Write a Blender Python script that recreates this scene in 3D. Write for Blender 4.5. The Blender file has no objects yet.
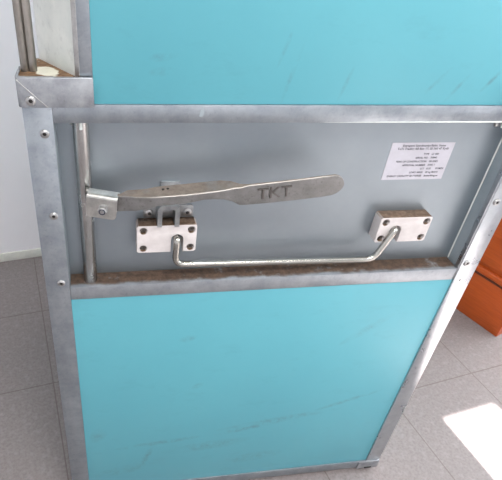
import bpy, bmesh, math, random
from mathutils import Vector, Matrix
random.seed(4)
SC = bpy.context.scene
COL = SC.collection
ZO = 0.7214                      # crate coordinates use the middle rail as z = 0; the floor is ZO below it
TH = 0.1766                      # the room is turned a little against the crate

# ------------------------------------------------------------------ helpers
def link(name, bm, mat, parent=None, smooth=40, mats=None):
    bmesh.ops.recalc_face_normals(bm, faces=bm.faces)
    me = bpy.data.meshes.new(name)
    bm.to_mesh(me); bm.free()
    for m in (mats or [mat]):
        me.materials.append(m)
    if smooth:
        for p in me.polygons: p.use_smooth = True
        me.set_sharp_from_angle(angle=math.radians(smooth))
    o = bpy.data.objects.new(name, me)
    COL.objects.link(o)
    if parent: o.parent = parent
    return o

def box(bm, x0, x1, y0, y1, z0, z1, bev=0.0, seg=2):
    r = bmesh.ops.create_cube(bm, size=1.0)
    vs = r['verts']
    for v in vs:
        v.co = Vector(((x0+x1)/2 + v.co.x*(x1-x0), (y0+y1)/2 + v.co.y*(y1-y0), (z0+z1)/2 + v.co.z*(z1-z0)))
    if bev > 0:
        es = list({e for v in vs for e in v.link_edges})
        bmesh.ops.bevel(bm, geom=es, offset=bev, segments=seg, profile=0.5, affect='EDGES')

def prism(bm, poly, z0, z1, bev=0.0, seg=2, axis='z'):
    """closed outline in two axes pushed along the third"""
    def P(a, b, c):
        return (a, b, c) if axis == 'z' else ((a, c, b) if axis == 'y' else (c, a, b))
    lo = [bm.verts.new(P(a, b, z0)) for a, b in poly]
    hi = [bm.verts.new(P(a, b, z1)) for a, b in poly]
    n = len(poly)
    fs = [bm.faces.new(lo), bm.faces.new(hi)]
    for i in range(n):
        fs.append(bm.faces.new((lo[i], lo[(i+1) % n], hi[(i+1) % n], hi[i])))
    if bev > 0:
        es = list({e for f in fs for e in f.edges})
        bmesh.ops.bevel(bm, geom=es, offset=bev, segments=seg, profile=0.5, affect='EDGES')

def tube(bm, pts, r, n=20, cap=True):
    pts = [Vector(p) for p in pts]
    rings = []
    up = Vector((0.31, 0.77, 0.55)).normalized()
    for i, p in enumerate(pts):
        t = (pts[min(i+1, len(pts)-1)] - pts[max(i-1, 0)]).normalized()
        a = (up - t*up.dot(t)).normalized(); b = t.cross(a)
        rr = r[i] if isinstance(r, (list, tuple)) else r
        rings.append([bm.verts.new(p + (a*math.cos(k*2*math.pi/n) + b*math.sin(k*2*math.pi/n))*rr) for k in range(n)])
        up = a
    for i in range(len(rings)-1):
        for k in range(n):
            bm.faces.new((rings[i][k], rings[i][(k+1) % n], rings[i+1][(k+1) % n], rings[i+1][k]))
    if cap:
        bm.faces.new(rings[0]); bm.faces.new(rings[-1])

def lathe(bm, prof, n=20, hexa=False):
    """profile (radius, height) turned about -Y (height points out of the crate's front)"""
    rings = []
    for r, h in prof:
        rings.append([bm.verts.new((r*math.cos(k*2*math.pi/n), -h, r*math.sin(k*2*math.pi/n))) for k in range(n)])
    for i in range(len(rings)-1):
        for k in range(n):
            bm.faces.new((rings[i][k], rings[i][(k+1) % n], rings[i+1][(k+1) % n], rings[i+1][k]))
    bm.faces.new(rings[0]); bm.faces.new(rings[-1])

def fillet(pts, r, n=8):
    """round the inner corners of a 3D polyline"""
    pts = [Vector(p) for p in pts]
    out = [pts[0]]
    for i in range(1, len(pts)-1):
        a, b, c = pts[i-1], pts[i], pts[i+1]
        d1 = (a-b).normalized(); d2 = (c-b).normalized()
        rr = r[i-1] if isinstance(r, (list, tuple)) else r
        p1 = b + d1*rr; p2 = b + d2*rr
        for k in range(n+1):
            t = k/n
            out.append(p1*(1-t)**2 + b*2*t*(1-t) + p2*t**2)
    out.append(pts[-1])
    return out

def plate_with_holes(name, outline, holes, y_front, depth, bev, mat, parent):
    """flat outline (x, z) with holes, thickened along Y, edges rounded"""
    cu = bpy.data.curves.new(name, 'CURVE')
    cu.dimensions = '2D'; cu.fill_mode = 'BOTH'
    cu.extrude = depth/2 - bev; cu.bevel_depth = bev; cu.bevel_resolution = 2; cu.offset = -bev
    for poly in [outline] + holes:
        s = cu.splines.new('POLY'); s.points.add(len(poly)-1)
        for p, (a, b) in zip(s.points, poly): p.co = (a, b, 0, 1)
        s.use_cyclic_u = True
    tmp = bpy.data.objects.new(name + '_outline', cu); COL.objects.link(tmp)
    me = bpy.data.meshes.new_from_object(tmp.evaluated_get(bpy.context.evaluated_depsgraph_get()))
    bpy.data.objects.remove(tmp); bpy.data.curves.remove(cu)
    # (x, y, z) of the flat curve -> (x, depth, z): curve +z looks out of the front
    me.transform(Matrix(((1, 0, 0, 0), (0, 0, -1, y_front + depth/2), (0, 1, 0, 0), (0, 0, 0, 1))))
    bm = bmesh.new(); bm.from_mesh(me); bpy.data.meshes.remove(me)
    bmesh.ops.remove_doubles(bm, verts=bm.verts, dist=1e-6)
    return link(name, bm, mat, parent, 35)

def circle(cx, cz, r, n=20):
    return [(cx + r*math.cos(k*2*math.pi/n), cz + r*math.sin(k*2*math.pi/n)) for k in range(n)]

def text_mesh(name, lines, mat, parent, extrude=0.0, weight=0.0):
    """lines: (text, x, z, size, align); returned flat in XZ looking towards -Y with y = 0"""
    bm = bmesh.new()
    for t, x, z, size, al in lines:
        cu = bpy.data.curves.new('lettering', 'FONT')
        cu.body = t; cu.size = size; cu.align_x = al; cu.extrude = extrude; cu.offset = weight
        cu.resolution_u = 3
        tmp = bpy.data.objects.new('lettering', cu); COL.objects.link(tmp)
        me = bpy.data.meshes.new_from_object(tmp.evaluated_get(bpy.context.evaluated_depsgraph_get()))
        bpy.data.objects.remove(tmp); bpy.data.curves.remove(cu)
        me.transform(Matrix(((1, 0, 0, x), (0, 0, -1, 0), (0, 1, 0, z), (0, 0, 0, 1))))
        bm.from_mesh(me); bpy.data.meshes.remove(me)
    return link(name, bm, mat, parent, 0)

def tag(o, label=None, cat=None, group=None, kind=None):
    if label: o['label'] = label
    if cat: o['category'] = cat
    if group: o['group'] = group
    if kind: o['kind'] = kind
    return o

# ------------------------------------------------------------------ materials
def mat(name):
    m = bpy.data.materials.new(name); m.use_nodes = True
    nt = m.node_tree
    return m, nt, nt.nodes['Principled BSDF']

def N(nt, t, **kw):
    n = nt.nodes.new(t)
    for k, v in kw.items(): setattr(n, k, v)
    return n

def rgb(r, g, b):
    f = lambda c: (c/255/12.92) if c/255 <= 0.04045 else ((c/255+0.055)/1.055)**2.4
    return (f(r), f(g), f(b), 1)

def noise(nt, vec, scale, detail=4, rough=0.6, dist=0.0):
    n = N(nt, 'ShaderNodeTexNoise')
    n.inputs['Scale'].default_value = scale; n.inputs['Detail'].default_value = detail
    n.inputs['Roughness'].default_value = rough; n.inputs['Distortion'].default_value = dist
    nt.links.new(vec, n.inputs['Vector'])
    return n.outputs['Fac']

def ramp(nt, fac, a, b, c0=(0, 0, 0, 1), c1=(1, 1, 1, 1)):
    r = N(nt, 'ShaderNodeValToRGB')
    r.color_ramp.elements[0].position = a; r.color_ramp.elements[0].color = c0
    r.color_ramp.elements[1].position = b; r.color_ramp.elements[1].color = c1
    nt.links.new(fac, r.inputs['Fac'])
    return r.outputs['Color']

def mixc(nt, fac, a, b):
    m = N(nt, 'ShaderNodeMix', data_type='RGBA')
    if isinstance(fac, float): m.inputs[0].default_value = fac
    else: nt.links.new(fac, m.inputs[0])
    for s, v in ((6, a), (7, b)):
        if isinstance(v, tuple): m.inputs[s].default_value = v
        else: nt.links.new(v, m.inputs[s])
    return m.outputs[2]

def math2(nt, op, a, b=None):
    m = N(nt, 'ShaderNodeMath', operation=op)
    for i, v in enumerate((a, b)):
        if v is None: continue
        if isinstance(v, (int, float)): m.inputs[i].default_value = v
        else: nt.links.new(v, m.inputs[i])
    return m.outputs[0]

def mapped(nt, vec, scale=(1, 1, 1), rot=(0, 0, 0), loc=(0, 0, 0), vt='POINT'):
    m = N(nt, 'ShaderNodeMapping', vector_type=vt)
    m.inputs['Location'].default_value = loc; m.inputs['Rotation'].default_value = rot; m.inputs['Scale'].default_value = scale
    nt.links.new(vec, m.inputs['Vector'])
    return m.outputs['Vector']

def bump(nt, bsdf, h, strength=0.1, dist=0.002):
    b = N(nt, 'ShaderNodeBump'); b.inputs['Strength'].default_value = strength; b.inputs['Distance'].default_value = dist
    nt.links.new(h, b.inputs['Height']); nt.links.new(b.outputs['Normal'], bsdf.inputs['Normal'])

def steel(name, c0, c1, rough=(0.35, 0.55), metallic=0.85, scale=30, stretch=(1, 1, 1), dust=0.0, dust_cols=None, dust_rng=(0.4, 0.6), spots=0.25, edge=False, dscale=28, patch=None):
    """worn zinc or steel: blotches, fine scratches, and (dust > 0) brown dust lying on faces that look up"""
    m, nt, b = mat(name)
    tc = N(nt, 'ShaderNodeTexCoord'); v = tc.outputs['Object']
    vs = mapped(nt, v, stretch)
    n1 = noise(nt, vs, scale, 5, 0.65)
    n2 = noise(nt, vs, scale*6, 3, 0.6)
    c = mixc(nt, ramp(nt, n1, 0.3, 0.7), c0, c1)
    dk = math2(nt, 'MULTIPLY', ramp(nt, n2, 0.56, 0.75), spots)
    c = mixc(nt, dk, c, tuple(x*0.45 for x in c0[:3]) + (1,))
    r = N(nt, 'ShaderNodeMapRange'); nt.links.new(n1, r.inputs['Value'])
    r.inputs['To Min'].default_value = rough[0]; r.inputs['To Max'].default_value = rough[1]
    met = metallic; rr = r.outputs['Result']
    if dust > 0:
        g = N(nt, 'ShaderNodeNewGeometry'); sx = N(nt, 'ShaderNodeSeparateXYZ'); nt.links.new(g.outputs['True Normal'], sx.inputs[0])
        upf = ramp(nt, sx.outputs['Z'], 0.55, 0.9)
        dn = noise(nt, v, dscale, 5, 0.6)
        k = math2(nt, 'MULTIPLY', math2(nt, 'MULTIPLY', upf, ramp(nt, dn, *dust_rng)), dust)
        dcol = mixc(nt, ramp(nt, noise(nt, v, 90, 4, 0.7), 0.35, 0.65), *dust_cols)
        if edge:
            sy = N(nt, 'ShaderNodeSeparateXYZ'); nt.links.new(v, sy.inputs[0])
            w = math2(nt, 'ADD', sy.outputs['Y'], math2(nt, 'MULTIPLY', math2(nt, 'SUBTRACT', noise(nt, v, 22, 4), 0.5), 0.022))
            k = math2(nt, 'MULTIPLY', k, ramp(nt, w, 0.003, 0.009))
        if patch:
            mv = mapped(nt, v, (patch[2], patch[3], 1), (0, 0, 0.5), (patch[0], patch[1], 0.3655), 'TEXTURE')
            gr = N(nt, 'ShaderNodeTexGradient', gradient_type='SPHERICAL'); nt.links.new(mv, gr.inputs['Vector'])
            pw = math2(nt, 'ADD', gr.outputs['Fac'], math2(nt, 'MULTIPLY', math2(nt, 'SUBTRACT', noise(nt, v, 70, 3), 0.5), 0.5))
            k = math2(nt, 'MULTIPLY', k, math2(nt, 'SUBTRACT', 1.0, ramp(nt, pw, 0.18, 0.3)))
        c = mixc(nt, k, c, dcol)
        met = math2(nt, 'MULTIPLY', math2(nt, 'SUBTRACT', 1.0, k), metallic)
        rr = math2(nt, 'MAXIMUM', rr, math2(nt, 'MULTIPLY', k, 0.9))
    nt.links.new(c, b.inputs['Base Color'])
    if isinstance(met, float): b.inputs['Metallic'].default_value = met
    else: nt.links.new(met, b.inputs['Metallic'])
    nt.links.new(rr, b.inputs['Roughness'])
    bump(nt, b, n2, 0.05, 0.001)
    return m

BROWN = (rgb(62, 48, 39), rgb(98, 78, 64))
M_post = steel('galvanised_steel', rgb(138, 147, 155), rgb(170, 177, 183), (0.27, 0.42), 0.85, 26, dust=0.0)
M_rail = steel('galvanised_rail', rgb(144, 151, 158), rgb(176, 181, 186), (0.38, 0.52), 0.8, 26, dust=1.0, dust_cols=BROWN, dust_rng=(0.2, 0.42), edge=True)
M_post_glare = steel('galvanised_steel_glare', rgb(168, 174, 180), rgb(196, 200, 204), (0.22, 0.36), 0.9, 26, dust=0.0, spots=0.02)  # lighter, smoother copy of the post steel; paints in the right post's glare
M_side = steel('grey_side_steel', rgb(146, 158, 165), rgb(160, 170, 176), (0.45, 0.55), 0.35, 12, spots=0.08)
M_brk = steel('corner_steel', rgb(140, 144, 150), rgb(174, 178, 182), (0.4, 0.55), 0.8, 40)
M_back = steel('brushed_panel_steel', rgb(146, 156, 163), rgb(158, 167, 173), (0.43, 0.5), 0.9, 5, stretch=(1, 1, 1), spots=0.02)
M_rod = steel('zinc_rod', rgb(164, 165, 164), rgb(200, 201, 200), (0.2, 0.32), 0.95, 40, stretch=(1, 1, 0.4))
M_bar = steel('dull_bar', rgb(128, 124, 118), rgb(160, 156, 150), (0.3, 0.42), 0.95, 40, stretch=(1, 1, 0.3))
M_bail = steel('zinc_bail', rgb(160, 160, 154), rgb(184, 183, 177), (0.2, 0.26), 1.0, 15, spots=0.0)
M_lever = steel('cast_lever_steel', rgb(120, 120, 119), rgb(150, 150, 149), (0.32, 0.46), 0.85, 30, dust=0.8, dust_cols=(rgb(112, 98, 86), rgb(140, 128, 116)), dust_rng=(0.2, 0.5), spots=0.5)
M_letter = steel('worn_letter_steel', rgb(104, 101, 98), rgb(120, 117, 114), (0.3, 0.4), 0.9, 60)
M_clev = steel('clevis_steel', rgb(165, 166, 164), rgb(205, 205, 200), (0.28, 0.42), 0.9, 60)
M_keep = steel('keeper_steel', rgb(140, 144, 146), rgb(172, 175, 176), (0.35, 0.5), 0.85, 60)
M_riv = steel('rivet_metal', rgb(160, 160, 160), rgb(190, 190, 189), (0.25, 0.35), 0.95, 60)
M_white_sheet = steel('chalky_zinc_sheet', rgb(204, 212, 210), rgb(228, 232, 228), (0.5, 0.65), 0.3, 14)
M_shelf = steel('rusty_shelf', rgb(205, 204, 188), rgb(222, 220, 206), (0.6, 0.7), 0.1, 20, dust=1.0, dust_cols=(rgb(92, 68, 48), rgb(134, 106, 78)), dust_rng=(0.34, 0.40), dscale=40, patch=(-0.006, 0.030, 0.019, 0.028))

def simple(name, col, rough=0.5, metallic=0.0, col2=None, scale=40):
    m, nt, b = mat(name)
    tc = N(nt, 'ShaderNodeTexCoord')
    c2 = col2 or tuple(min(1, x*1.12) for x in col[:3]) + (1,)
    c = mixc(nt, ramp(nt, noise(nt, tc.outputs['Object'], scale), 0.35, 0.65), col, c2)
    nt.links.new(c, b.inputs['Base Color'])
    b.inputs['Roughness'].default_value = rough; b.inputs['Metallic'].default_value = metallic
    return m

M_dark = simple('dark_hole', rgb(34, 31, 29), 0.7)
M_screwhead = simple('screw_steel', rgb(120, 116, 112), 0.35, 0.9)
M_blue_ring = simple('bolt_insert', rgb(52, 56, 70), 0.4, 0.2)
M_label = simple('label_paper', rgb(182, 181, 190), 0.45)
M_ink = simple('label_ink', rgb(56, 56, 64), 0.6)
M_rubber = simple('rubber', rgb(40, 40, 42), 0.8)

def make_block_mat():
    m, nt, b = mat('white_plastic')
    tc = N(nt, 'ShaderNodeTexCoord'); v = tc.outputs['Object']
    c = mixc(nt, ramp(nt, noise(nt, v, 60), 0.35, 0.7), rgb(200, 194, 193), rgb(212, 207, 206))
    g = N(nt, 'ShaderNodeNewGeometry'); sx = N(nt, 'ShaderNodeSeparateXYZ'); nt.links.new(g.outputs['True Normal'], sx.inputs[0])
    k = math2(nt, 'MULTIPLY', ramp(nt, sx.outputs['Z'], 0.45, 0.85), ramp(nt, noise(nt, v, 50, 4), 0.1, 0.35))
    d = mixc(nt, ramp(nt, noise(nt, v, 160, 4), 0.35, 0.65), rgb(84, 66, 52), rgb(128, 106, 88))
    nt.links.new(mixc(nt, k, c, d), b.inputs['Base Color'])
    b.inputs['Roughness'].default_value = 0.5
    return m
M_block = make_block_mat()

def make_blue(name, strokes, seed):
    """turquoise laminate with scuff strokes: (x, z, half length, half width, angle, strength)"""
    m, nt, b = mat(name)
    tc = N(nt, 'ShaderNodeTexCoord'); v = tc.outputs['Object']
    base = mixc(nt, ramp(nt, noise(nt, mapped(nt, v, (1, 1, 1), loc=(seed, 0, 0)), 3.0, 3, 0.5), 0.3, 0.7), rgb(89, 160, 174), rgb(94, 166, 179))
    grime = math2(nt, 'MULTIPLY', ramp(nt, noise(nt, mapped(nt, v, (1, 1, 2.2), rot=(0, 0.5, 0)), 9, 6, 0.7), 0.56, 0.8), 0.22)
    c = mixc(nt, grime, base, rgb(70, 120, 132))
    fine = noise(nt, v, 120, 4, 0.7)
    wob = noise(nt, v, 34, 4, 0.7)
    tot = None
    for x, z, L, w, a, s in strokes:
        mv = mapped(nt, v, (L, 1, w), (0, -a, 0), (x, 0, z), 'TEXTURE')
        g = N(nt, 'ShaderNodeTexGradient', gradient_type='SPHERICAL'); nt.links.new(mv, g.inputs['Vector'])
        k = math2(nt, 'MULTIPLY', math2(nt, 'POWER', g.outputs['Fac'], 0.7), s)
        tot = k if tot is None else math2(nt, 'MAXIMUM', tot, k)
    if tot is not None:
        k = math2(nt, 'MULTIPLY', tot, ramp(nt, wob, 0.38, 0.62))
        k = math2(nt, 'MULTIPLY', k, ramp(nt, fine, 0.2, 0.6))
        c = mixc(nt, k, c, rgb(84, 98, 100))
    nt.links.new(c, b.inputs['Base Color'])
    b.inputs['Roughness'].default_value = 0.42
    b.inputs['Specular IOR Level'].default_value = 0.4
    return m

# ------------------------------------------------------------------ the crate
W, D = 0.75, 0.039
PL, PR = 0.040, 0.0385
ZBEAM0, ZBEAM1 = 0.3025, 0.3296
ZRB, ZBB = -0.0284, -0.6764
ZTOP = 0.80
BACK = 0.72
crate = bpy.data.objects.new('transport_crate', None); COL.objects.link(crate)
crate.location = (0, 0, ZO)
tag(crate, 'tall turquoise transport crate in grey steel frame with a latch lever in its recessed bay', 'transport crate')

def rivet(x, y, z, parent, r=0.0068, rot=None):
    bm = bmesh.new()
    lathe(bm, [(r, -0.001), (r, 0.0008), (r*0.86, 0.0022), (r*0.6, 0.0030), (r*0.42, 0.0030), (r*0.40, 0.0012)], 20)
    o = link('rivet', bm, M_riv, parent)
    o.location = (x, y, z)
    if rot: o.rotation_euler = rot
    bm = bmesh.new(); lathe(bm, [(r*0.41, 0.0), (r*0.41, 0.0014), (r*0.1, 0.0016)], 14)
    return o, bm

def put_rivet(x, y, z, r=0.0068, rot=None, parent=None):
    o, bm = rivet(x, y, z, parent or crate, r, rot)
    h = link('rivet_core', bm, M_dark, o)
    return o

# corner posts (front), full height of the lower body
bm = bmesh.new(); box(bm, -PL, 0, 0, 0.0035, ZBB, ZBEAM1+0.03, 0.0008)
box(bm, -PL, -PL+0.0035, 0.0025, 0.04, ZBB-0.03, ZBEAM1+0.03, 0.0006)
lp = link('corner_post', bm, M_post, crate)
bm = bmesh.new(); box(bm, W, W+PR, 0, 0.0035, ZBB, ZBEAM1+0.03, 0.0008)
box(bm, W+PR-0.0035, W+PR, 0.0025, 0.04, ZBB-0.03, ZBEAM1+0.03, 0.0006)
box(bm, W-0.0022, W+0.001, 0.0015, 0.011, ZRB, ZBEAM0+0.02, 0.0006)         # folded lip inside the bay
rp = link('corner_post', bm, M_post_glare, crate)
for x0, x1 in ((-0.0035, 0), (W, W+0.0035)):
    bm = bmesh.new(); box(bm, x0, x1, 0.0025, D+0.004, ZBB, ZBEAM1, 0.0004); link('bay_side', bm, M_side, crate)
for z in (0.2874, 0.1499, 0.0124): put_rivet(-0.0136, 0, z)
for z in (0.1522, 0.0135): put_rivet(0.7608, 0, z)
# small dark scuff gouged into the right post
bm = bmesh.new(); tube(bm, [(0.7625, -0.0001, -0.031), (0.7655, -0.0001, -0.0285)], 0.0011, 8); link('scuff', bm, M_dark, crate)

# beam across the top of the bay, middle rail with a dusty ledge, bottom rail
bm = bmesh.new(); box(bm, 0.0004, W-0.0004, 0, 0.003, ZBEAM0, ZBEAM1, 0.0008); box(bm, 0.0004, W-0.0004, 0.002, D, ZBEAM1-0.004, ZBEAM1, 0.0006)
box(bm, 0.0004, W-0.0004, 0.002, 0.008, ZBEAM0, ZBEAM0+0.003, 0.0006)
tr = link('top_rail', bm, M_post, crate)
bm = bmesh.new(); prism(bm, [(0.2060, 0.3125), (0.2110, 0.3115), (0.2135, 0.3200), (0.2125, 0.3262), (0.2085, 0.3270)], -0.0002, 0.0005, axis='y'); link('pale_scuff', bm, M_side, tr)
bm = bmesh.new(); tube(bm, [(0.26, 0.0012, ZBEAM0+0.0006), (0.48, 0.0004, ZBEAM0+0.0006), (W-0.001, 0.0004, ZBEAM0+0.0006)], [0.0002, 0.0008, 0.0015], 12); link('hem_glint', bm, M_white_sheet, tr)  # pale tapering strip paints in the reflection along the beam's lower lip
bm = bmesh.new(); box(bm, 0.0006, W-0.003, 0.001, 0.004, ZRB, 0.0, 0.001); box(bm, 0.0006, W-0.003, 0.003, D+0.001, -0.0035, 0.0, 0.0005)
link('middle_rail', bm, M_rail, crate)
bm = bmesh.new(); box(bm, -0.001, W, 0.0005, 0.004, -0.707, ZBB, 0.001)
link('bottom_rail', bm, M_post, crate)
# rear panel of the bay
bm = bmesh.new(); box(bm, -0.0005, W+0.0005, D, D+0.004, -0.004, ZBEAM1, 0.0)
back = link('bay_panel', bm, M_back, crate)
bm = bmesh.new(); tube(bm, [(W-0.0005, D-0.0008, 0.0), (W-0.0005, D-0.0008, ZBEAM1-0.005)], 0.0014, 10); link('fold', bm, M_white_sheet, back)  # pale material paints in the bright reflected line along this corner
tag(back, 'grey steel rear panel of the recessed bay')

# turquoise panels
low_strokes = [(0.40, -0.47, 0.10, 0.010, 0.20, 0.75), (0.62, -0.40, 0.09, 0.008, 0.35, 0.6), (0.46, -0.45, 0.16, 0.012, 0.14, 0.5),
               (0.17, -0.50, 0.11, 0.010, 0.10, 0.6), (0.14, -0.56, 0.05, 0.010, 1.25, 0.75), (0.30, -0.53, 0.10, 0.020, 0.1, 0.45),
               (0.25, -0.30, 0.016, 0.010, 0.6, 0.45), (0.22, -0.15, 0.02, 0.010, 0.2, 0.4), (0.60, -0.16, 0.07, 0.012, 0.7, 0.35),
               (0.09, -0.60, 0.08, 0.02, 0.2, 0.4), (0.42, -0.60, 0.08, 0.02, 0.1, 0.4), (0.03, -0.45, 0.03, 0.02, 1.2, 0.4)]
bm = bmesh.new(); box(bm, 0.0, W, 0.003, 0.010, ZBB, ZRB, 0.0005)
o = link('lower_panel', bm, make_blue('turquoise_laminate_lower', low_strokes, 0.0), crate)
tag(o, 'scuffed lower turquoise panel')
up_strokes = [(0.152, 0.375, 0.022, 0.007, 0.1, 0.4), (0.152, 0.395, 0.022, 0.007, 0.15, 0.35), (0.335, 0.37, 0.05, 0.004, 1.35, 0.45), (0.32, 0.41, 0.03, 0.004, 1.3, 0.4),
              (0.655, 0.37, 0.035, 0.004, 1.0, 0.55), (0.60, 0.355, 0.03, 0.004, 1.0, 0.4), (0.42, 0.36, 0.03, 0.004, 1.3, 0.3), (0.56, 0.36, 0.04, 0.004, 0.9, 0.35)]
bm = bmesh.new(); box(bm, 0.057, 0.693, 0.003, 0.010, ZBEAM1, ZTOP-0.03, 0.0005)
o = link('upper_panel', bm, make_blue('turquoise_laminate_upper', up_strokes, 3.0), crate)
tag(o, 'cleaner upper turquoise panel')

BZ0, BZ1 = 0.3275, 0.3680
# upper body: posts, chamfered corner sheets, sides, top
def mirror(pts): return [(W + (PR-PL) - x, y) for x, y in pts]
post_poly = [(0.0405, 0.001), (0.0570, 0.001), (0.0570, 0.012), (0.0400, 0.012), (0.0345, 0.0060)]
bm = bmesh.new(); prism(bm, post_poly, ZBEAM1, ZTOP, 0.0012); link('upper_post', bm, M_post, crate)
bm = bmesh.new(); prism(bm, [(0.0345, 0.0058), (0.0405, 0.0008), (0.0400, 0.0004), (0.0340, 0.0054)], BZ1-0.003, ZTOP-0.003); link('fold', bm, M_riv, crate)
bm = bmesh.new(); prism(bm, mirror(post_poly), ZBEAM1, ZTOP, 0.0012); link('upper_post', bm, M_post, crate)
sheet = [(0.0355, 0.0065), (-0.0200, 0.0880), (-0.0170, 0.0900), (0.0390, 0.0085)]
bm = bmesh.new(); prism(bm, sheet, ZBEAM1-0.04, ZTOP, 0.0); o = link('chamfer_sheet', bm, M_white_sheet, crate)
tag(o, 'chalky pale zinc sheet across the upper corner')
bm = bmesh.new(); prism(bm, mirror(sheet), ZBEAM1-0.04, ZTOP, 0.0); link('chamfer_sheet', bm, M_white_sheet, crate)
for nm, x0, x1 in (('upper', -0.020, -0.014), ('upper', 0.7625, 0.7685)):
    bm = bmesh.new(); box(bm, x0, x1, 0.088, BACK, ZBEAM1-0.04, ZTOP, 0.0006); link('upper_side_panel', bm, M_white_sheet, crate)
M_side_blue = make_blue('turquoise_laminate_side', [], 5.0)
for x0, x1 in ((-PL+0.0005, -PL+0.006), (W+PR-0.006, W+PR-0.0005)):
    bm = bmesh.new(); box(bm, x0, x1, 0.035, BACK, -0.70, ZBEAM1-0.04, 0.0006); link('lower_side_panel', bm, M_side_blue, crate)
bm = bmesh.new(); box(bm, -PL, W+PR, BACK, BACK+0.006, -0.70, ZTOP, 0.0006); link('back_panel', bm, M_side_blue, crate)
bm = bmesh.new()
prism(bm, [(0.034, 0.002), (0.714, 0.002), (0.7685, 0.088), (0.7685, BACK), (-0.020, BACK), (-0.020, 0.088)], ZTOP-0.004, ZTOP+0.002, 0.0006)
link('top_panel', bm, M_post, crate)
bm = bmesh.new(); box(bm, -PL+0.004, W+PR-0.004, 0.010, BACK, -0.705, -0.695, 0.0); link('base_panel', bm, M_post, crate)
bm = bmesh.new(); box(bm, 0.057, 0.693, 0.0, 0.004, ZTOP-0.03, ZTOP-0.003, 0.0008); link('header_rail', bm, M_post, crate)
bm = bmesh.new(); prism(bm, [(-PL+0.006, 0.04), (W+PR-0.006, 0.04), (W+PR-0.006, BACK), (-PL+0.006, BACK)], ZBEAM1-0.044, ZBEAM1-0.040); link('deck_panel', bm, M_post, crate)

# corner bracket with its dusty triangular shelf
BZ0, BZ1 = 0.3275, 0.3680
def arc(cx, cy, r, a0, a1, n=6):
    return [(cx + r*math.cos(a0+(a1-a0)*k/n), cy + r*math.sin(a0+(a1-a0)*k/n)) for k in range(n+1)]
brk = arc(-0.0375, 0.0, 0.006, math.pi, 1.5*math.pi) + [(0.0575, -0.006), (0.0575, -0.0002), (-0.0375, -0.0002), (-0.0405, 0.003), (-0.0405, 0.044), (-0.0435, 0.044)]
bm = bmesh.new(); prism(bm, brk, BZ0, BZ1, 0.0009)
br = link('corner_bracket', bm, M_brk, crate)
# weld seam running down across the bracket's face
bm = bmesh.new(); tube(bm, [(-0.0425, -0.0048, 0.3655), (-0.036, -0.0062, 0.3590), (-0.018, -0.0062, 0.3410), (-0.0045, -0.0062, 0.3278)], 0.0008, 8)
link('seam', bm, M_riv, br)
shelf = [(-0.0405, -0.0003), (0.0570, -0.0003), (0.0570, 0.004), (0.0360, 0.0075), (-0.0195, 0.0885), (-0.0275, 0.0890), (-0.0405, 0.052)]
bm = bmesh.new(); prism(bm, shelf, 0.3590, 0.3655, 0.0); link('shelf_plate', bm, M_shelf, br)
put_rivet(-0.0262, -0.006, 0.3372, 0.0070)
# the right-hand one, mirrored
bm = bmesh.new(); prism(bm, [(max(W-PL+PR-x, 0.709), y) for x, y in brk], BZ0, BZ1, 0.0)
br2 = link('corner_bracket', bm, M_brk, crate)
bm = bmesh.new(); prism(bm, [(max(W-PL+PR-x, 0.709), y) for x, y in shelf], 0.3590, 0.3655, 0.0); link('shelf_plate', bm, M_shelf, br2)
# paired grab bars standing in the corners
for cx, cy, r in ((-0.0335, 0.0300, 0.0056), (-0.0235, 0.0315, 0.0060)):
    for x in (cx, W-PL+PR-cx):
        bm = bmesh.new(); tube(bm, [(x, cy, 0.362), (x, cy, ZTOP-0.03)], r, 24); link('grab_bar', bm, M_bar, crate)
for s in (0, 1):
    xs = [-0.0335, -0.0235] if not s else [W-PL+PR+0.0235, W-PL+PR+0.0335]
    bm = bmesh.new(); prism(bm, [(xs[0]-0.008, 0.022), (xs[1]+0.008, 0.022), (xs[1]+0.008, 0.1), (xs[0]-0.008, 0.1)], ZTOP-0.034, ZTOP-0.024, 0.001); link('bar_bracket', bm, M_brk, crate)

# lower corner brackets and feet
for x0, x1 in ((0.7285, W+PR+0.001), (-PL-0.001, 0.022)):
    bm = bmesh.new(); box(bm, x0, x1, -0.0025, 0.03, -0.7095, -0.6775, 0.0015)
    lb = link('foot_bracket', bm, M_brk, crate)
    bm = bmesh.new(); box(bm, x0+0.022, x1-0.018, -0.0032, -0.001, -0.7095, -0.7030, 0.0008); link('slot', bm, M_dark, lb)
for x in (-0.018, W+PR-0.022):
    for y in (0.025, BACK-0.03):
        bm = bmesh.new(); tube(bm, [(x, y, -ZO), (x, y, -0.700)], 0.014, 20); link('foot', bm, M_rubber, crate)

# upright lock rod in the bay, clevis and bolt
RX, RY, RR = 0.0362, 0.0200, 0.0118
bm = bmesh.new(); tube(bm, [(RX, RY, 0.0002), (RX, RY, 0.0015), (RX, RY, ZBEAM1-0.004)], [RR-0.001, RR, RR], 32)
rod = link('lock_rod', bm, M_rod, crate)
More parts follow.
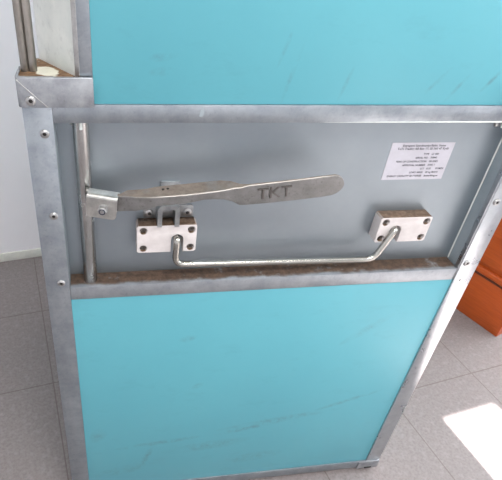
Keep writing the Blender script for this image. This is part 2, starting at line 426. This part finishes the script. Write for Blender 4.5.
# clevis: a strip folded over its top, open below and to the right, swung slightly towards the front
cl_h, cl_d, t = 0.0395, 0.024, 0.0035
q6 = [k*math.pi/12 for k in range(7)]
zt_ = -0.0075
prof = [(-cl_d/2, zt_)] + [(-cl_d/2+0.006-0.006*math.cos(a), -0.006+0.006*math.sin(a)) for a in q6]
prof += [(cl_d/2-0.006+0.006*math.sin(a), -0.006+0.006*math.cos(a)) for a in q6] + [(cl_d/2, zt_)]
inner = [(-cl_d/2+t, zt_)] + [(-cl_d/2+0.006-0.0025*math.cos(a), -0.006+0.0025*math.sin(a)) for a in q6]
inner += [(cl_d/2-0.006+0.0025*math.sin(a), -0.006+0.0025*math.cos(a)) for a in q6] + [(cl_d/2-t, zt_)]
bm = bmesh.new()
CW = 0.0470
prism(bm, prof + inner[::-1], 0.0, CW, 0.0, axis='x')
cheek = [(0.0, -cl_h)] + [(CW-0.007+0.007*math.sin(a), -cl_h+0.007-0.007*math.cos(a)) for a in q6] + [(CW, zt_+0.0002), (0.0, zt_+0.0002)]
for y in (-cl_d/2, cl_d/2-t): prism(bm, cheek, y, y+t, 0.0, axis='y')
cl = link('clevis', bm, M_clev, rod)
cl.rotation_euler = (0, math.radians(5), math.radians(-12))
cl.location = (0.0422, -0.0002, 0.1951)
# weld collars where the clevis meets the rod
for z, rr in ((0.1900, 0.0042), (0.1570, 0.0036)):
    bm = bmesh.new()
    tube(bm, [(RX+0.002, RY-0.0125, z), (RX+0.009, RY-0.0115, z-0.001)], [rr*0.8, rr*0.6], 10); link('weld', bm, M_clev, rod)
bm = bmesh.new(); lathe(bm, [(0.0078, -0.001), (0.0078, 0.0012), (0.0070, 0.0016)], 24)
wsh = link('washer', bm, M_riv, rod)
bm = bmesh.new(); lathe(bm, [(0.0076, 0.0012), (0.0076, 0.0078), (0.0062, 0.0090), (0.0050, 0.0090), (0.0050, 0.0084)], 6)
hx = link('bolt', bm, M_riv, rod, smooth=20)
bm = bmesh.new(); lathe(bm, [(0.0052, 0.0080), (0.0052, 0.0094), (0.0036, 0.0095), (0.0034, 0.0088)], 20)
ring = link('bolt_ring', bm, M_blue_ring, rod)
bm = bmesh.new(); lathe(bm, [(0.0035, 0.0088), (0.0035, 0.0092), (0.0005, 0.0094)], 16)
tipp = link('bolt_end', bm, M_riv, rod)
for o in (wsh, hx, ring, tipp):
    o.location = (0.0635, -0.0168, 0.1705); o.rotation_euler = (0, 0, math.radians(-12))

# lever: thick at the clevis, a flat-topped channel over the keeper, then a flat upright grip with a round end
st = [  # x, z top, z bottom, y front, y back
    (0.056, 0.1885, 0.1640, -0.0085, 0.0030), (0.090, 0.1915, 0.1640, -0.0150, -0.0060), (0.102, 0.1935, 0.1670, -0.0195, 0.0010),
    (0.114, 0.1952, 0.1708, -0.0260, -0.0010), (0.130, 0.1975, 0.1765, -0.0310, -0.0035), (0.146, 0.1995, 0.1828, -0.0335, -0.0010),
    (0.168, 0.2008, 0.1845, -0.0340, 0.0008), (0.190, 0.2024, 0.1862, -0.0340, 0.0008), (0.217, 0.2052, 0.1922, -0.0340, 0.0005),
    (0.232, 0.2068, 0.1928, -0.0340, 0.0000), (0.248, 0.2090, 0.1918, -0.0340, -0.0020), (0.262, 0.2120, 0.1880, -0.0340, -0.0100),
    (0.274, 0.2150, 0.1832, -0.0340, -0.0210), (0.285, 0.2182, 0.1828, -0.0340, -0.0280), (0.320, 0.2218, 0.1855, -0.0340, -0.0290),
    (0.365, 0.2264, 0.1893, -0.0340, -0.0290), (0.405, 0.2312, 0.1936, -0.0340, -0.0290)]
zc0, hr = (0.2330+0.1958)/2, (0.2330-0.1958)/2
for k in range(1, 9):
    a = k*math.pi/2/8.3
    st.append((0.4185 + hr*1.15*math.sin(a), zc0 + 0.0012*math.sin(a) + hr*math.cos(a), zc0 + 0.0012*math.sin(a) - hr*math.cos(a), -0.0340, -0.0290))
bm = bmesh.new(); rings = []
for i, (x, zt, zb, yf, yb) in enumerate(st):
    c = min(0.0012, (zt-zb)*0.2)
    if x > 0.27: zt -= 0.002; zb -= 0.002
    dx = lambda z: (0.0085*((zt - z)/(zt - zb + 1e-9)) if i >= 13 and i < 17 else 0)   # the grip's cross cuts lean with it
    pts = [(yf, zb+c), (yf, zt-c), (yf+c, zt), (yb-c, zt), (yb, zt-c), (yb, zb+c), (yb-c, zb), (yf+c, zb)]
    rings.append([bm.verts.new((x + dx(z)*0.0, y, z)) for y, z in pts])
for i in range(len(rings)-1):
    for k in range(8):
        bm.faces.new((rings[i][k], rings[i][(k+1) % 8], rings[i+1][(k+1) % 8], rings[i+1][k]))
bm.faces.new(rings[0]); bm.faces.new(rings[-1])
lever = link('lever', bm, M_lever, crate, 38)
tag(lever, 'worn steel latch lever with raised letters on its flat grip')
tx = text_mesh('lettering', [('TKT', 0.0, 0.0, 0.0265, 'LEFT')], M_letter, lever, extrude=0.0016, weight=0.0)
tx.scale = (1.12, 1, 1); tx.location = (0.3010, -0.0342, 0.1920); tx.rotation_euler = (0, math.radians(-5.4), 0)
# small dents stamped in the top of the lever
for x, y in ((0.1560, -0.0125), (0.1635, -0.011)):
    bm = bmesh.new(); tube(bm, [(x, y, 0.1992), (x, y, 0.2012)], 0.0022, 12); link('dent', bm, M_dark, lever)

# keeper: screwed plate and a strap bent into an upside-down U that sticks out under the lever
kp = [(0.130, 0.1175), (0.2155, 0.1175), (0.2155, 0.1385), (0.2115, 0.1425), (0.1905, 0.1425), (0.1905, 0.1870), (0.1575, 0.1870), (0.1575, 0.1425), (0.134, 0.1425), (0.130, 0.1385)]
bm = bmesh.new(); prism(bm, kp, D-0.004, D, 0.0006, axis='y')
keeper = link('keeper_plate', bm, M_keep, crate)
bm = bmesh.new()
ox0, ox1, oz0, oz1, tt = 0.1517, 0.1888, 0.1150, 0.1560, 0.0078
def arch(x0, x1, z0, z1, r):
    return [(x0, z0), (x0, z1-r)] + [(x0+r-r*math.cos(a), z1-r+r*math.sin(a)) for a in (0.4, 0.8, 1.2, 1.57)] + [(x1-r+r*math.sin(a), z1-r+r*math.cos(a)) for a in (0.0, 0.4, 0.8, 1.2)] + [(x1, z1-r), (x1, z0)]
prism(bm, arch(ox0, ox1, oz0, oz1, 0.008) + arch(ox0+tt, ox1-tt, oz0, oz1-tt, 0.0035)[::-1], 0.0100, D-0.003, 0.0, axis='y')
link('strap', bm, M_keep, keeper)
def cap_screw(x, y, z, r, parent, nm='screw'):
    bm = bmesh.new(); lathe(bm, [(r, -0.002), (r, 0.0006), (r*0.8, 0.0018), (r*0.5, 0.0022), (r*0.42, 0.0022), (r*0.38, 0.0004), (r*0.1, 0.0004)], 20)
    o = link(nm, bm, M_riv if nm == 'screw' else M_screwhead, parent); o.location = (x, y, z)
    bm = bmesh.new(); lathe(bm, [(r*0.42, 0.0), (r*0.42, 0.0008), (r*0.1, 0.0009)], 12)
    h = bm
    return o, h
for x in (0.1402, 0.2055):
    sc_, hb = cap_screw(x, D-0.004, 0.1278, 0.0074, keeper)
    so_ = link('socket', hb, M_dark, crate); so_.location = (x, D-0.0042-0.0012, 0.1278)

# white handle blocks: counterbored screw holes and a slot open at the bottom
BLY = 0.0135
def block(x0, x1, z0, z1, slot_x0, slot_x1, slot_top, name_label):
    r = (slot_x1-slot_x0)/2; cx = (slot_x0+slot_x1)/2
    ch = 0.003
    out = [(x0+ch, z0), (slot_x0, z0), (slot_x0, slot_top-r)] + [(cx - r*math.cos(a), slot_top-r+r*math.sin(a)) for a in [k*math.pi/8 for k in range(1, 8)]]
    out += [(slot_x1, slot_top-r), (slot_x1, z0), (x1-ch, z0), (x1, z0+ch), (x1, z1-ch), (x1-ch, z1), (x0+ch, z1), (x0, z1-ch), (x0, z0+ch)]
    out = out[::-1]
    xs = (x0+0.0110, x1-0.0098); zs = (z0+0.0092, z1-0.0105)
    hs = [circle(x, z, 0.0066, 20) for x in xs for z in zs]
    b = plate_with_holes('handle_block', out, hs, BLY, D-0.0002-BLY, 0.0010, M_block, crate)
    for x in xs:
        for z in zs:
            bm = bmesh.new(); lathe(bm, [(0.0068, -0.001), (0.0068, 0.0004), (0.0060, 0.0005), (0.0060, 0.0030), (0.0050, 0.0044), (0.0032, 0.0044), (0.0030, 0.0010), (0.0003, 0.0010)], 20)
            s = link('screw', bm, M_screwhead, b); s.location = (x, BLY+0.0085, z)
    return b
block(0.1177, 0.2208, 0.0600, 0.1160, 0.1768, 0.1978, 0.0965, '')
block(0.5580, 0.6592, 0.0620, 0.1165, 0.5815, 0.6040, 0.0985, '')

# carry bail hanging from the two blocks
bl = [(0.1868, 0.0340, 0.0885), (0.1862, 0.0085, 0.0900), (0.1845, 0.0055, 0.0385), (0.5620, 0.0055, 0.0295), (0.5885, 0.0085, 0.0930), (0.5925, 0.0340, 0.0920)]
bm = bmesh.new(); tube(bm, fillet(bl, [0.008, 0.018, 0.018, 0.008], 8), 0.0058, 20)
o = link('bail_handle', bm, M_bail, crate); tag(o, 'shiny bent rod handle hanging between white blocks')

# data label stuck on the rear panel
bm = bmesh.new(); box(bm, 0.5480, 0.6640, D-0.0005, D+0.0002, 0.1805, 0.2508)
lab = link('data_label', bm, M_label, crate, 0); tag(lab, 'white printed data label')
LX = 0.5480
rows = [('Entrepent Scandinavian/Baltic States', LX+0.0600, 0.2436, 0.0055, 'CENTER'), ('TxTs Trading AB Box 17, SE-360 47 Rydö', LX+0.0600, 0.2378, 0.0056, 'CENTER')]
vals = [('TYPE', 'LS 400'), ('SERIAL NO', '70840'), ('YEAR OF CONSTRUCTION', '05-2005'), ('APPROVAL NUMBER', 'SWE 1'), ('U.T', '0.35      W/M2K'), ('LOAD MASS', '30 kg MAXI'), ('ENERGY CAPACITY BATTERIES', 'batteriking.se')]
for i, (a, b) in enumerate(vals):
    z = 0.2280 - i*0.0070
    rows.append((a, LX+0.0745, z, 0.0048, 'RIGHT')); rows.append((b, LX+0.0790, z, 0.0050, 'LEFT'))
tx = text_mesh('printed_text', rows, M_ink, lab, 0.0, 0.00012); tx.location = (0, D-0.0007, 0)

# small screw in the upper right corner of the bay
bm = bmesh.new(); lathe(bm, [(0.0062, -0.001), (0.0062, 0.0010), (0.0050, 0.0032), (0.002, 0.0040)], 20)
s = link('screw', bm, M_riv, crate); s.location = (0.7275, D-0.0002, 0.2845)

# ------------------------------------------------------------------ the room
def wood():
    m, nt, b = mat('orange_brown_wood')
    tc = N(nt, 'ShaderNodeTexCoord'); v = tc.outputs['Object']
    g = noise(nt, mapped(nt, v, (4, 4, 40)), 3, 5, 0.6, 0.4)
    c = mixc(nt, ramp(nt, g, 0.3, 0.7), rgb(168, 70, 22), rgb(190, 84, 30))
    nt.links.new(c, b.inputs['Base Color']); b.inputs['Roughness'].default_value = 0.35
    return m
M_wood = wood()
M_wood_shadow = simple('wood_shadow', rgb(96, 44, 24), 0.5)

cab = bpy.data.objects.new('wooden_cabinet', None); COL.objects.link(cab)
d = Vector((0.065, -0.163, 0)).normalized()          # along the cabinet's front towards its near corner
cab.location = (1.4855, 0.4445, 0)
cab.rotation_euler = (0, 0, math.atan2(d.y, d.x))     # local -x runs back along the front, local +y runs behind it
tag(cab, 'orange brown wooden cabinet standing on the floor behind the crate on the right', 'cabinet')
CL, CD, CH = 0.50, 0.42, 0.78
Z1 = 0.1960
bm = bmesh.new(); box(bm, -CL, 0, 0.0, CD, 0.0, Z1, 0.002); link('plinth_panel', bm, M_wood, cab)
bm = bmesh.new(); box(bm, -CL-0.006, 0.006, -0.012, CD, Z1+0.004, Z1+0.030, 0.006, 3); link('moulding', bm, M_wood, cab)
bm = bmesh.new(); box(bm, -CL+0.002, -0.002, -0.0006, CD-0.002, Z1-0.010, Z1+0.006); link('moulding_shadow', bm, M_wood_shadow, cab)  # dark strip paints in the shadow below the moulding
bm = bmesh.new(); box(bm, -CL, 0, -0.002, CD, Z1+0.026, CH, 0.002); link('body', bm, M_wood, cab)
bm = bmesh.new(); box(bm, -CL+0.02, -0.02, -0.012, 0.0, Z1+0.05, CH-0.03, 0.003); dr = link('door', bm, M_wood, cab)
bm = bmesh.new(); lathe(bm, [(0.006, 0.0), (0.006, 0.014), (0.014, 0.02), (0.012, 0.028), (0.004, 0.03)], 20); kn = link('knob', bm, M_rod, dr); kn.location = (-CL+0.07, -0.012, 0.5)
bm = bmesh.new(); box(bm, -CL-0.015, 0.015, -0.018, CD+0.005, CH, CH+0.025, 0.004); link('top_board', bm, M_wood, cab)

def floor_mat():
    m, nt, b = mat('speckled_floor_tiles')
    tc = N(nt, 'ShaderNodeTexCoord'); v = tc.outputs['Object']
    sx = N(nt, 'ShaderNodeSeparateXYZ'); nt.links.new(v, sx.inputs[0])
    T = 0.3408
    def joint(sock, off):
        f = math2(nt, 'FRACT', math2(nt, 'DIVIDE', math2(nt, 'SUBTRACT', sock, off - 50*T), T))
        dd = math2(nt, 'MINIMUM', f, math2(nt, 'SUBTRACT', 1.0, f))
        return math2(nt, 'LESS_THAN', dd, 0.0052)
    j = math2(nt, 'MAXIMUM', joint(sx.outputs['X'], -0.0475), joint(sx.outputs['Y'], 0.7443))
    c = mixc(nt, ramp(nt, noise(nt, v, 2.0, 4), 0.3, 0.7), rgb(132, 125, 124), rgb(140, 133, 132))
    c = mixc(nt, ramp(nt, noise(nt, v, 130, 3, 0.6), 0.42, 0.68), c, rgb(124, 116, 116))
    c = mixc(nt, math2(nt, 'MULTIPLY', ramp(nt, noise(nt, v, 60, 3, 0.6), 0.5, 0.75), 0.5), c, rgb(158, 151, 150))
    jn = math2(nt, 'MULTIPLY', j, 0.6)
    c = mixc(nt, jn, c, rgb(96, 84, 78))
    nt.links.new(c, b.inputs['Base Color']); b.inputs['Roughness'].default_value = 0.48
    return m

def struct(name, bm, m, smooth=0):
    o = link(name, bm, m, None, smooth); o.rotation_euler = (0, 0, TH); o['kind'] = 'structure'
    return o
U0, U1, V0, V1, H = -1.9, 3.3, -2.4, 1.0787, 2.6
M_wall = simple('wall_paint', rgb(238, 236, 239), 0.75, 0, rgb(240, 238, 241), 6)
M_ceil = simple('ceiling_paint', rgb(236, 236, 234), 0.8)
M_trim = simple('trim_paint', rgb(214, 214, 206), 0.5)
M_frame = simple('window_frame_paint', rgb(232, 232, 230), 0.4)
bm = bmesh.new(); box(bm, U0-0.1, U1+0.1, V0-0.1, V1+0.1, -0.05, 0.0); struct('floor', bm, floor_mat())
bm = bmesh.new(); box(bm, U0-0.1, U1+0.1, V0-0.1, V1+0.1, H, H+0.05); struct('ceiling', bm, M_ceil)
bm = bmesh.new(); box(bm, U0-0.1, U1+0.1, V1+0.008, V1+0.1, 0, H); struct('wall_back', bm, M_wall)
bm = bmesh.new(); box(bm, U0-0.1, U0, V0, V1+0.008, 0, H); struct('wall_left', bm, M_wall)

def wall_open(bm, a0, a1, t0, t1, holes, along):
    """a wall from a0 to a1 with rectangular openings (b0, b1, z0, z1), along 'u' or 'v'"""
    def bx(p, q, z0, z1):
        if q - p < 1e-4 or z1 - z0 < 1e-4: return
        if along == 'u': box(bm, p, q, t0, t1, z0, z1)
        else: box(bm, t0, t1, p, q, z0, z1)
    x = a0
    for b0, b1, z0, z1 in sorted(holes):
        bx(x, b0, 0, H); bx(b0, b1, 0, z0); bx(b0, b1, z1, H); x = b1
    bx(x, a1, 0, H)

ELEV = math.radians(41)
SUN_U0, SUN_U1, V_END = 1.0885, 1.2920, -0.062
head = (V_END - V0 + 0.03) * math.tan(ELEV)
hole_front = [(SUN_U0, SUN_U1, 0.12, head), (SUN_U1+0.045, SUN_U1+0.245, 0.12, head), (SUN_U1+0.290, SUN_U1+0.490, 0.12, head)]
bm = bmesh.new(); wall_open(bm, U0-0.1, U1+0.1, V0-0.03, V0, hole_front, 'u'); struct('wall_front', bm, M_wall)
hole_right = [(-1.6, 0.6, 0.75, 2.3)]
bm = bmesh.new(); wall_open(bm, V0, V1+0.008, U1, U1+0.1, hole_right, 'v'); struct('wall_right', bm, M_wall)
bm = bmesh.new(); box(bm, U0, U1, V1, V1+0.008, 0, 0.040, 0.002); struct('baseboard_back', bm, M_trim, 30)
# window frames
def win(name, b0, b1, z0, z1, t, along, bar=True, f=0.04, inside=1):
    bm = bmesh.new()
    def bx(p, q, s0, s1):
        if along == 'u': box(bm, p, q, t, t+0.02, s0, s1, 0.003)
        else: box(bm, t+0.02, t+0.06, p, q, s0, s1, 0.003)
    bx(b0-f, b0, z0-f, z1+f); bx(b1, b1+f, z0-f, z1+f); bx(b0, b1, z0-f, z0); bx(b0, b1, z1, z1+f)
    if bar: m = (b0+b1)/2; bx(m-0.025, m+0.025, z0, z1)
    struct(name, bm, M_frame, 30)
win('window_1', SUN_U0, SUN_U1+0.490, 0.12, head, V0, 'u', False)
win('window_2', -1.6, 0.6, 0.75, 2.3, U1, 'v', True, 0.0)

# ------------------------------------------------------------------ light
FILL_POWER = 90
def R(u, v, z): return Vector((u*math.cos(TH)-v*math.sin(TH), u*math.sin(TH)+v*math.cos(TH), z))
def window_light(u, v, z, du, dv, sx, sy, power, col):
    l = bpy.data.lights.new('daylight', 'AREA'); l.shape = 'RECTANGLE'; l.size = sx; l.size_y = sy; l.energy = power; l.color = col
    o = bpy.data.objects.new('daylight', l); COL.objects.link(o)
    o.location = R(u, v, z)
    dirv = R(du, dv, 0)
    o.rotation_euler = dirv.to_track_quat('-Z', 'Y').to_euler()
    return o
window_light(U1+0.12, -0.5, 1.525, -1, 0, 2.2, 1.55, 220, (0.94, 0.975, 1.0))
fill_panel = bpy.data.objects.new('added_fill_light', None); COL.objects.link(fill_panel)  # panel and its light are added for fill, out of view
fill_panel.location = R(0.2, -1.35, H); fill_panel.rotation_euler = (0, 0, TH)
tag(fill_panel, 'added fill light panel, out of view overhead in front of the crate', 'fill light')
bm = bmesh.new(); box(bm, -0.62, 0.62, -0.32, 0.32, -0.06, 0.0, 0.006); link('housing', bm, M_frame, fill_panel)
lm_, nt_, b_ = mat('fill_diffuser'); b_.inputs['Emission Color'].default_value = (1, 0.98, 0.95, 1); b_.inputs['Emission Strength'].default_value = 3.0
bm = bmesh.new(); box(bm, -0.6, 0.6, -0.3, 0.3, -0.064, -0.058); link('diffuser', bm, lm_, fill_panel)
l = bpy.data.lights.new('fill_light', 'AREA'); l.shape = 'RECTANGLE'; l.size = 1.2; l.size_y = 0.6; l.energy = FILL_POWER; l.color = (1, 0.98, 0.95)
lo = bpy.data.objects.new('fill_light', l); COL.objects.link(lo); lo.location = R(0.2, -1.35, H-0.07); lo.rotation_euler = (0, 0, TH)
s = bpy.data.lights.new('sun', 'SUN'); s.energy = 100.0; s.angle = math.radians(0.35); s.color = (1.0, 0.975, 0.945)
so = bpy.data.objects.new('sun', s); COL.objects.link(so)
sd = R(0, math.cos(ELEV), -math.sin(ELEV))
so.rotation_euler = sd.to_track_quat('-Z', 'Y').to_euler(); so.location = (0, -4, 5)
wd = bpy.data.worlds.new('daylight_sky'); SC.world = wd; wd.use_nodes = True
bg = wd.node_tree.nodes['Background']; bg.inputs['Color'].default_value = (0.96, 0.98, 1.0, 1); bg.inputs['Strength'].default_value = 1.0

# ------------------------------------------------------------------ camera
cam = bpy.data.cameras.new('camera'); co = bpy.data.objects.new('camera', cam); COL.objects.link(co)
F, CX, CY = 505.0415, 182.3294, 247.8093
cam.sensor_fit = 'HORIZONTAL'; cam.sensor_width = 36.0; cam.lens = F*36.0/502
cam.shift_x = (251 - CX)/502; cam.shift_y = (CY - 240)/502
cam.clip_start = 0.02
ROD = (2.1996, -0.1260, 0.1413)
rv = Vector(ROD)
Rm = Matrix.Rotation(rv.length, 3, rv.normalized())        # rows: right, down, forward
right, down, fwd = Rm[0], Rm[1], Rm[2]
M = Matrix((right, -down, -fwd)).transposed().to_4x4()
M.translation = Vector((0.0669, -0.6887, 0.5874 + ZO))
co.matrix_world = M
SC.camera = co
SC.view_settings.view_transform = 'Standard'; SC.view_settings.look = 'None'
SC.view_settings.exposure = -1.0; SC.view_settings.gamma = 1.0
SC.view_settings.use_curve_mapping = False
